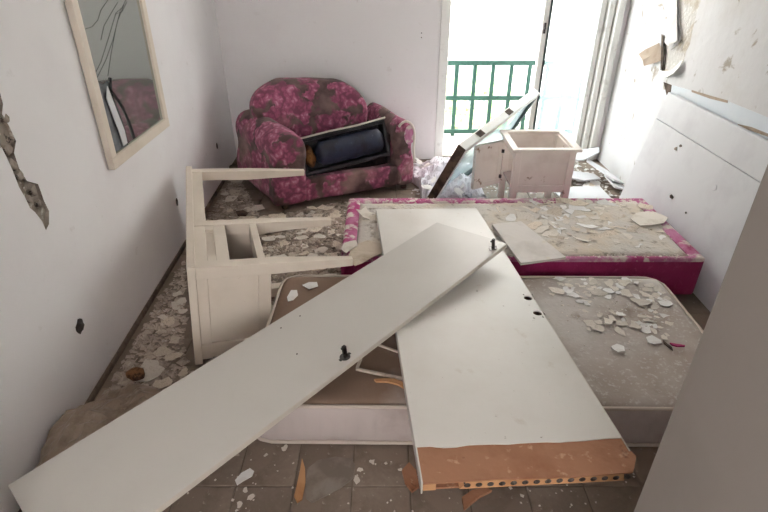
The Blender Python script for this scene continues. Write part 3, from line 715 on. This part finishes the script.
# ------------------------------------------------------------------ wall mirror
mw = lwall(62, 0); ml = lwall(112, 168); mr_ = lwall(166, 122)
y0, y1, zb = ml.y-.04, mr_.y-.036, .746
mi = thing('wall_mirror', 'cracked mirror in a cream frame on the left wall', 'mirror', (lx((y0+y1)/2), (y0+y1)/2, zb), (math.radians(-1.5), 0, math.atan(-LSL)))
hw_, mh, fwid = (y1-y0)/2, 1.0, .05
MB().box((.003, -hw_+.01, .01), (.012, hw_-.01, mh-.01)).build('backing', 'backing', mi)
for a, b in (((.003, -hw_, 0), (.032, hw_, fwid)), ((.003, -hw_, mh-fwid), (.032, hw_, mh)), ((.003, -hw_, fwid), (.032, -hw_+fwid, mh-fwid)), ((.003, hw_-fwid, fwid), (.032, hw_, mh-fwid))):
    MB().box(a, b).build('frame', 'cream', mi, bevel=.004)
def on_mirror(u, v, x=.018):
    q = mi.matrix_basis if False else (Matrix.Translation(mi.location) @ Euler(mi.rotation_euler).to_matrix().to_4x4())
    nn = q.to_3x3() @ Vector((1, 0, 0)); o = q @ Vector((x, 0, 0)); r = ray(u, v); p = CAM+r*((o-CAM).dot(nn)/r.dot(nn)); return q.inverted() @ p
shard_px = [(97, 82), (104, 84), (107, 80), (110, 83), (112, 95), (119, 112), (126, 132), (128, 145), (112, 155), (104, 130)]
sh = [(p.y, p.z) for p in (on_mirror(u, v) for u, v in shard_px)]
iy0, iy1, iz0, iz1 = -hw_+fwid-.004, hw_-fwid+.004, fwid-.004, mh-fwid+.004
# clip the shard hole to inside the glass
sh = [(max(a, iy0+.004), max(b, iz0+.004)) for a, b in sh]
slab([(iy0, iz0), (iy1, iz0), (iy1, iz1), (iy0, iz1)], [sh], lambda a, b, d: (.018-d, a, b), .004, None, ('mirror', 'crack'), 'glass', mi)
def crk(pts, r, mat='crack', name='crack'):
    MB().tube([on_mirror(u, v, .0186) for u, v in pts], r, 4).build(name, mat, mi)
for pts in ([(126,0),(122,8),(116,13),(108,40),(101,62),(93,78)], [(124,5),(118,20),(113,40),(106,60),(96,80)], [(118,2),(112,12),(104,26),(101,40)], [(108,0),(101,10),(98,20),(92,27),(82,30)], [(121,8),(116,28),(111,55),(108,76)], [(127,2),(122,12),(116,14)]):
    crk(pts, .0011)
crk([(110, 78), (110, 90), (116, 98), (123, 108), (129, 122), (134, 138)], .008, 'black', 'loose_tape')
ps = [(107, 86), (110, 94), (116, 110), (124, 130), (127, 143), (123, 146), (118, 130), (111, 112), (106, 98)]
q = [(max(p.y, iy0+.004), max(p.z, iz0+.004)) for p in (on_mirror(u, v) for u, v in ps)]
slab(q, [], lambda a, b, d: (.021-d, a, b), .003, None, ('white_chip',), 'loose_strip', mi)

# ------------------------------------------------------------------ flakes, chips and rubble
RN = random.Random(11)
def flake_mesh(k, mat, seed, curl=.12, th=.03):
    r = random.Random(seed); n = r.choice((9, 10, 11)); pts = []
    for i in range(n):
        t = 2*PI*(i+r.uniform(-.3, .3))/n; q = r.uniform(.55, 1.1); pts.append((math.cos(t)*q, math.sin(t)*q*r.uniform(.55, .95)))
    zc = [abs(p[0])**2*curl*r.uniform(.2, 1.2) for p in pts]
    vs = [(x, y, z) for (x, y), z in zip(pts, zc)]+[(0, 0, .01)]+[(x, y, z+th) for (x, y), z in zip(pts, zc)]+[(0, 0, .01+th)]
    fs = [((i+1) % n, i, n) for i in range(n)]+[(n+1+i, n+1+(i+1) % n, 2*n+1) for i in range(n)]+[(i, (i+1) % n, n+1+(i+1) % n, n+1+i) for i in range(n)]
    return MB().add(vs, fs).mesh('paint_flake', mat)
FM = {m: [flake_mesh(k, m, 100*i+k) for k in range(9)] for i, m in enumerate(('flake', 'flake_white', 'flake_tan'))}
PLACED = []
def apart(x, y, z, s, k=.62):
    if any(abs(z-c) < .08 and math.hypot(x-a, y-b) < k*(s+r) for a, b, c, r in PLACED): return False
    PLACED.append((x, y, z, s)); return True
def put_flake(x, y, z, s, label, group, mat='flake', tilt=.12, name='paint_flake', cat='paint flake'):
    o = bpy.data.objects.new(name, RN.choice(FM[mat])); C.objects.link(o)
    o.location = (x, y, z); o.scale = (s, s, s*RN.uniform(.35, .9)); o.rotation_euler = (RN.uniform(-tilt, tilt), RN.uniform(-tilt, tilt), RN.uniform(0, 2*PI))
    return tag(o, label, cat, group)
def crumbs(name, label, pts, mat, parent=None, smin=.004, smax=.014):
    mb = MB()
    for x, y, z in pts:
        s = RN.uniform(smin, smax)*(1 if RN.random() < .8 else 1.7); a = RN.uniform(0, 2*PI); h_ = s*RN.uniform(.12, .5)
        vs = [(x+math.cos(a+k*2*PI/4+RN.uniform(-.4, .4))*s*RN.uniform(.6, 1.1), y+math.sin(a+k*2*PI/4)*s*RN.uniform(.6, 1.1), z+RN.uniform(0, .003)) for k in range(4)]+[(x+RN.uniform(-.3, .3)*s, y, z+h_+.001)]
        mb.add(vs, [(0, 1, 4), (1, 2, 4), (2, 3, 4), (3, 0, 4), (3, 2, 1, 0)])
    o = mb.build(name, mat); return tag(o, label, 'debris', kind='stuff')

def desk_left(y): return -.86-.325*(y-1.8)            # floor line of the desk's top
def floor_ok(x, y):
    if x < lx(y)+.03: return False
    if -.53 < x < 1.4 and 1.28 < y < 2.25: return False                     # mattress
    if -.26 < x < 1.7 and 2.27 < y < 3.1: return False                      # bed
    if 1.74 < y < 3.1 and desk_left(y)-.035 < x < desk_left(y)+.06: return False
    if 1.74 < y < 2.35 and desk_left(y) < x < desk_left(y)+.40: return False
    q = Matrix.Rotation(-CA, 3, 'Z') @ (Vector((x, y, 0))-CFL)
    if -.15 < q.x < 1.1 and -.02 < q.y < .8: return False
    if NX0-.03 < x < NX1+.03 and NY0-.03 < y < NY1+.03: return False
    return True
def in_left(x, y): return lx(y)+.03 < x < -.25 and 1.35 < y < 4.3
# floor: dust and crumbs
pts = []
while len(pts) < 5200:
    y = RN.uniform(1.3, 4.3); x = RN.uniform(lx(y)+.04, -.1)
    if floor_ok(x, y) and noise.noise((x*3, y*3, 1)) > -.35-.5*RN.random(): pts.append((x, y, 0))
crumbs('paint_crumbs', 'fine paint crumbs littering the floor beside the left wall', pts, 'dust', smin=.005, smax=.024)
pts = []
while len(pts) < 160:
    x, y = RN.uniform(-.8, 1.0), RN.uniform(.95, 1.32)
    if floor_ok(x, y): pts.append((x, y, 0))
crumbs('paint_crumbs', 'sparse paint crumbs on the bare tiles near the doorway', pts, 'flake', smin=.003, smax=.006)
n = 0
while n < 130:
    y = RN.uniform(1.35, 4.0); x = RN.uniform(lx(y)+.04, -.28)
    if not floor_ok(x, y): continue
    sz = RN.uniform(.03, .1) if n % 3 else RN.uniform(.02, .05); mt_ = RN.choice(('flake', 'flake_tan', 'flake_tan'))
    if x-sz < lx(y)+.02 or not apart(x, y, 0, sz): continue
    zn = 'between left wall and armchair' if y > 3.05 else ('between left wall and overturned desk' if x < desk_left(y) else 'under the legs of overturned desk')
    put_flake(x, y, RN.uniform(.002, .012), sz, '%s %s paint flake on the floor %s' % ('broad' if sz > .06 else 'small', {'flake': 'cream', 'flake_tan': 'tan'}[mt_], zn), 'paint flakes on the floor by left wall', mt_, .1); n += 1
# distinct pieces on the floor near the camera
def flat_piece(name, px, z, th, mat, label, cat, lift=None, parent=None):
    ps = [atz(u, v, z) for u, v in px]; c = sum(ps, Vector())/len(ps)
    o = slab([(p.x-c.x, p.y-c.y) for p in ps], [], lambda a, b, d: (a, b, -d+(lift(a, b) if lift else 0)), th, None, (mat,), name)
    o.location = (c.x, c.y, z); return tag(o, label, cat)
flat_piece('paint_flake', [(235,480),(241,473),(250,468),(254,471),(252,476),(243,481),(237,485)], .004, .003, 'flake_white', 'long pale paint flake alone on bare tiles below the panel', 'paint flake')
flat_piece('wood_splinter', [(302,458),(305,468),(305.5,482),(302,499),(297,502),(294,496),(297,484),(300,470)], .008, .007, 'pine', 'orange wood splinter on the tiles beside the grey plastic scrap', 'splinter')
flat_piece('plastic_scrap', [(308,468),(318,460),(335,457),(352,458),(355,465),(353,478),(340,488),(325,496),(312,503),(306,498),(305,482)], .006,   .003, 'scrap', 'translucent grey plastic scrap flat on the tiles', 'scrap', lambda a, b: .004*noise.noise((a*18, b*18, 0)))
for u, v in ((245,490),(251,497),(266,455),(360,470),(357,480),(372,462),(400,470),(285,448),(240,505)):
    p = atz(u, v, 0); put_flake(p.x, p.y, .001, RN.uniform(.01, .018), 'small paint flake scattered on bare tiles below the mattress', 'small flakes on bare tiles', 'flake', .1)
p = atz(137, 376, .02)
mb = MB(); vs = []; n, m = 14, 8
for i in range(m+1):
    t = PI*i/m
    for k in range(n):
        a = 2*PI*k/n; q = Vector((.042*math.sin(t)*math.cos(a), .03*math.sin(t)*math.sin(a), .026*math.cos(t))); vs.append(q*(1+.35*noise.noise(q*40)+.2*noise.noise(q*90)))
o = mb.add(vs, [(i*n+k, i*n+(k+1) % n, (i+1)*n+(k+1) % n, (i+1)*n+k) for i in range(m) for k in range(n)]).build('rust_clump', 'rust', smooth=True)
o.location = (p.x, p.y, .03); tag(o, 'rusty brown clump among flakes by the left wall', 'debris')
# crumpled plastic sheet against the left wall
def crumpled(name, cx, cy, rx, ry, h, mat, label, cat, seed, amp=.04, n=34, clampx=None, kind=None, freq=9, z0=0):
    mb = MB(); vs = []
    for j in range(n+1):
        for i in range(n+1):
            s, t = -1+2*i/n, -1+2*j/n; x, y = cx+s*rx, cy+t*ry; r = math.hypot(s, t)
            b = max(0, 1-r*r)
            q = Vector((x*freq, y*freq, seed)); rd_ = abs(noise.noise(q))+.5*abs(noise.noise(q*2.3))
            z = z0+h*b**.8*(.75+.5*noise.noise(q*.4))+amp*(1-1.6*rd_)*min(1, b*3)
            if clampx: x = max(x, clampx(y))
            vs.append((x-cx, y-cy, max(.001, z)))
    o = mb.add(vs, [(j*(n+1)+i, j*(n+1)+i+1, (j+1)*(n+1)+i+1, (j+1)*(n+1)+i) for j in range(n) for i in range(n)]).build(name, mat)
    o.location = (cx, cy, 0); return tag(o, label, cat, kind=kind)
crumpled('plastic_sheet', -1.02, 1.30, .25, .34, .21, 'plastic', 'crumpled dusty brown plastic sheet heaped against left wall', 'plastic sheet', 5, .035, clampx=lambda y: lx(y)+.016)
p = atz(125, 408, .03)
flat_piece('board_scrap', [(117,401),(140,400),(150,402),(140,410),(120,414)], .03, .02, 'white_chip', 'small white board scrap poking out behind the long panel', 'scrap')
# mattress flakes
MZ = MH+.006
k = 0
while k < 92:
    c = RN.choice(((598, 288, 34, 9), (612, 322, 20, 9), (655, 322, 13, 9), (655, 297, 14, 9), (585, 287, 25, 8)))
    u, v = RN.gauss(c[0], c[2]*.6), RN.gauss(c[1], c[3]*.6)
    if not (545 < u < 690 and 279 < v < 345): continue
    p = atz(u, v, MZ)
    if p.x > 1.3: continue
    sz = RN.uniform(.014, .036)*(1.4 if k % 7 == 0 else 1); mt_ = RN.choice(('flake', 'flake', 'flake_white'))
    if not apart(p.x, p.y, MZ, sz, .5): continue
    zn = 'along its rear edge' if p.y > 2.03 else ('at its right edge' if p.x > 1.06 else 'at the middle of its right half')
    put_flake(p.x, p.y, MZ+RN.uniform(0, .006), sz, '%s %s paint flake on mattress, in the litter %s' % ('large' if sz > .033 else 'small', {'flake': 'cream', 'flake_white': 'white'}[mt_], zn), 'paint flakes on the mattress', mt_, .12); k += 1
pts = []
while len(pts) < 150:
    u, v = RN.gauss(615, 38), RN.gauss(305, 18)
    if 545 < u < 690 and 279 < v < 400:
        p = atz(u, v, MZ)
        if p.x < 1.3: pts.append((p.x, p.y, MZ-.001))
crumbs('paint_crumbs', 'fine paint crumbs on the grey mattress', pts, 'flake', smin=.002, smax=.006)
flat_piece('paint_flake', [(611,346),(617,343.5),(624,346),(625,351),(618,352),(613,349)], MZ+.006, .003, 'flake_white', 'lone pale flake nearest the camera on mattress right half', 'paint flake')
flat_piece('paint_flake', [(646,337),(652,335),(661,340),(662,343),(654,344),(648,342)], MZ+.006, .003, 'flake_white', 'pale flake beside the pink splinter on mattress', 'paint flake')
flat_piece('splinter', [(670,342.5),(676,343.5),(685,345),(685,346),(677,346),(672,344.5)], MZ+.012, .006, 'pink', 'small pink splinter on the right edge of mattress', 'splinter')
flat_piece('splinter', [(663,340),(672,347),(673,350),(664,343)], MZ+.008, .005, 'wood_dark', 'thin dark splinter near the pink one on mattress', 'splinter')
for px, l in (([(287,297),(291,290),(297,290),(298,295),(293,300),(288,301)], 'round white flake on the left end of mattress'), ([(302,285),(309,282),(317,282),(318,286),(309,289)], 'white flake near rear left corner of mattress')):
    flat_piece('paint_flake', px, MZ+.006, .003, 'flake_white', l, 'paint flake')
def strip(px0, px1, w, th, z, mat, label, name='wood_strip'):
    a, b = atz(*px0, z), atz(*px1, z); d = b-a
    o = MB().box((0, -w/2, -th), (d.length, w/2, 0)).build(name, mat, bevel=.001); o.location = a; o.rotation_euler = (0, 0, math.atan2(d.y, d.x)); return tag(o, label, 'strip')
strip((356, 368), (402, 377.5), .011, .01, MZ+.014, 'flake_tan', 'thin pale wooden strip on mattress between the two boards')
strip((357, 367.5), (361, 357), .011, .01, MZ+.0145, 'flake_tan', 'short wooden strip set across the longer one on mattress')
strip((378, 344), (398, 351), .009, .008, MZ+.014, 'flake_tan', 'thin wooden strip deep in shadow under the boards')
flat_piece('wood_shard', [(374,379),(384,378),(395,378.5),(403,382),(405,388),(398,384),(388,381.5),(376,381)], MZ+.02, .008, 'pine', 'curved tan wood shard on mattress beside the flush door', 'shard')

# bed litter
BZ = bh-.012
k = 0
while k < 120:
    u, v = RN.gauss(575, 45), RN.gauss(222, 12)
    if not (505 < u < 665 and 202 < v < 246): continue
    p = atz(u, v, BZ)
    if p.y < by0+rim*.45+.01 or p.y > by1-.03 or p.x > bx1-.05: continue
    if v > 222 and u < 520+(v-222)*1.3: continue
    sz = RN.uniform(.028, .07)*(1.4 if k % 8 == 0 else 1); mt_ = RN.choice(('flake_tan', 'flake_tan', 'flake_tan', 'flake', 'flake', 'flake_white'))
    if not apart(p.x, p.y, BZ, sz, .42): continue
    zn = 'just right of the grey board' if p.x < .95 else ('at the middle of its litter' if p.x < 1.25 else 'towards the headboard')
    put_flake(p.x, p.y, BZ+RN.uniform(.008, .02), sz, '%s %s paint flake on pink bed base %s' % ('large' if sz > .045 else 'small', {'flake': 'cream', 'flake_tan': 'tan', 'flake_white': 'white'}[mt_], zn), 'paint flakes on the bed base', mt_, .2); k += 1
pts = []
while len(pts) < 4200:
    u, v = RN.gauss(570, 60), RN.gauss(222, 14)
    if 350 < u < 690 and 199 < v < 252:
        p = atz(u, v, BZ)
        if by0+rim*.45 < p.y < by1-.03 and p.x < bx1-.04: pts.append((p.x, p.y, BZ+.002))
crumbs('paint_crumbs', 'tan paint crumbs piled on the pink bed base', pts, 'flake_tan', smin=.006, smax=.024)
pts = [(RN.uniform(bx0+.02, bx1-.02), RN.choice((RN.uniform(by0+.01, by0+rim*.45), RN.uniform(by1-rim, by1-.01))), bh) for k in range(330)]
crumbs('paint_crumbs', 'pale dust crumbs along the velvet rims of bed base', pts, 'flake', smin=.003, smax=.008)
flat_piece('paint_flake', [(630,219),(636,213),(648,211),(660,214),(668,218),(664,223),(652,225),(640,226)], bh+.014, .004, 'flake', 'largest pale flake lying over right rim of bed base', 'paint flake', lambda a, b: .3*a*a)
flat_piece('paint_flake', [(356,209),(361,210),(366,206),(368,211),(373,213),(369,216),(370,220),(363,217)], bh+.02, .003, 'flake', 'jagged white flake on left end of bed base', 'paint flake')
flat_piece('paint_flake', [(341,249),(344,243),(350,241),(356,240),(358,245),(352,249),(346,253)], bh+.024, .003, 'flake', 'jagged pale flake over near left corner of bed base', 'paint flake')
for u, v in ((368,222),(372,226),(365,227),(370,231),(374,218),(375,234),(366,233)):
    p = atz(u, v, BZ); put_flake(p.x, p.y, BZ+.012, RN.uniform(.018, .03), 'small flake on left end of bed base beside the flush door', 'flakes at the left end of bed base', RN.choice(('flake', 'flake_tan', 'flake_white')), .3)
# tan paper piece over the near left edge of the bed
a = [(349,262),(350,250),(356,243),(368,241),(381,243),(383,252),(372,258),(362,264),(355,266)]
flat_piece('paper_sheet', a, bh+.02, .003, 'paper', 'crumpled tan paper sheet on near left corner of bed base', 'paper', lambda x, y: .018*noise.noise((x*14, y*14, 3)))
# grey board on the bed
pp = [atz(u, v, .275) for u, v in ((492, 224), (521, 221), (566, 257), (521, 263))]; c = sum(pp, Vector())/4
o = slab([(p.x-c.x, p.y-c.y) for p in pp], [], lambda a, b, d: (a, b, -d), .014, None, ('grey_panel',), 'cupboard_board', None, .001); o.location = (c.x, c.y, .275)
tag(o, 'pale grey board lying on bed base beside the long panel', 'board')

# white heap behind the bed, round the sash
crumpled('rubble_heap', .46, 3.80, .30, .55, .15, 'rubble', 'white plaster rubble heaped behind bed base below the balcony door', 'rubble', 12, .05, 44, clampx=lambda y: .275-.445*max(0, y-3.795), kind='stuff', freq=12)
crumpled('rubble_heap', .665, 3.36, .155, .2, .05, 'rubble', 'white plaster rubble heaped under the leaning sash', 'rubble', 17, .05, 34, kind='stuff', freq=14)
for k in range(26):
    x, y = RN.uniform(.2, .8), RN.uniform(3.3, 4.3)
    s = RN.uniform(.03, .07); r = math.hypot((x-.42)/.3, (y-3.78)/.55)
    put_flake(x, y, max(.01, .15*max(0, 1-r*r))+.015, s, 'white plaster lump in the heap behind bed base', 'plaster lumps in the heap', 'flake_white', .8, 'plaster_lump', 'plaster')
# broken white boards by the right wall
def shard(cx, cy, cz, pts, rot, label, th=.012, mat='white_chip'):
    o = slab(pts, [], lambda a, b, d: (a, b, -d), th, None, (mat,), 'broken_board'); o.location = (cx, cy, cz); o.rotation_euler = rot; return tag(o, label, 'board')
shard(1.58, 4.14, .15, [(-.25,-.06),(.02,-.09),(.2,.02),(.23,.1),(.0,.08),(-.2,.05)], (.12,-.05,.1), 'white broken board on top of the pile by balcony door')
shard(1.52, 3.93, .06, [(-.22,-.05),(.05,-.08),(.2,.0),(.16,.07),(-.1,.06)], (.1,.12,-.1), 'white broken board in the middle of the pile by balcony door')
shard(1.74, 3.97, .09, [(-.05,-.2),(.05,-.22),(.07,.02),(.0,.2),(-.07,.12)], (.12,.35,.35), 'narrow white board shard sloping against the right wall')
shard(1.50, 3.60, .03, [(-.2,-.16),(.14,-.15),(.17,.12),(-.02,.16),(-.2,.1)], (.02,-.04,.15), 'broad white board flat on the floor right of bedside cabinet')
shard(1.78, 3.80, .05, [(-.06,-.1),(.05,-.11),(.08,.06),(-.02,.12)], (.1,.3,.2), 'small white board shard near the headboard end')
for k in range(26):
    x, y = RN.uniform(1.33, 1.64+.2*(k % 2)), RN.uniform(3.3, 4.25)
    if y < 3.6: x = min(x, 1.6)
    put_flake(x, y, RN.uniform(.002, .012), RN.uniform(.03, .06), 'pale plaster piece in the pile beside the right wall', 'plaster pieces by the right wall', RN.choice(('flake', 'flake_white', 'flake_tan')), .4, 'plaster_piece', 'plaster')
pts = []
while len(pts) < 900:
    x, y = RN.uniform(.2, 1.85), RN.uniform(3.1, 4.42)
    if floor_ok(x, y): pts.append((x, y, 0))
crumbs('paint_crumbs', 'white paint crumbs on the floor behind bed base', pts, 'flake_white', smin=.006, smax=.02)
# dark bits at the foot of the armchair and under the door
p = atz(237, 163, .03)
flat_piece('wood_offcut', [(228,166),(240,161),(250,162),(250,170),(236,173)], .045, .045, 'wood_dark', 'dark wood offcut on the floor behind the armchair arm', 'offcut')
flat_piece('wood_offcut', [(236,211),(243,210),(247,212),(246,215),(238,215)], .02, .02, 'wood_dark', 'small dark wooden block between desk and armchair', 'offcut')
a = [(462,497),(472,490),(486,487),(492,490),(480,496),(470,504),(464,509)]
flat_piece('wood_shard', a, .03, .012, 'hardboard', 'curved brown hardboard shard on tiles below flush door', 'shard')
flat_piece('wood_shard', [(402,470),(409,462),(416,470),(419,486),(412,491),(405,482)], .03, .012, 'hardboard', 'dark brown wood shard on tiles left of flush door', 'shard')
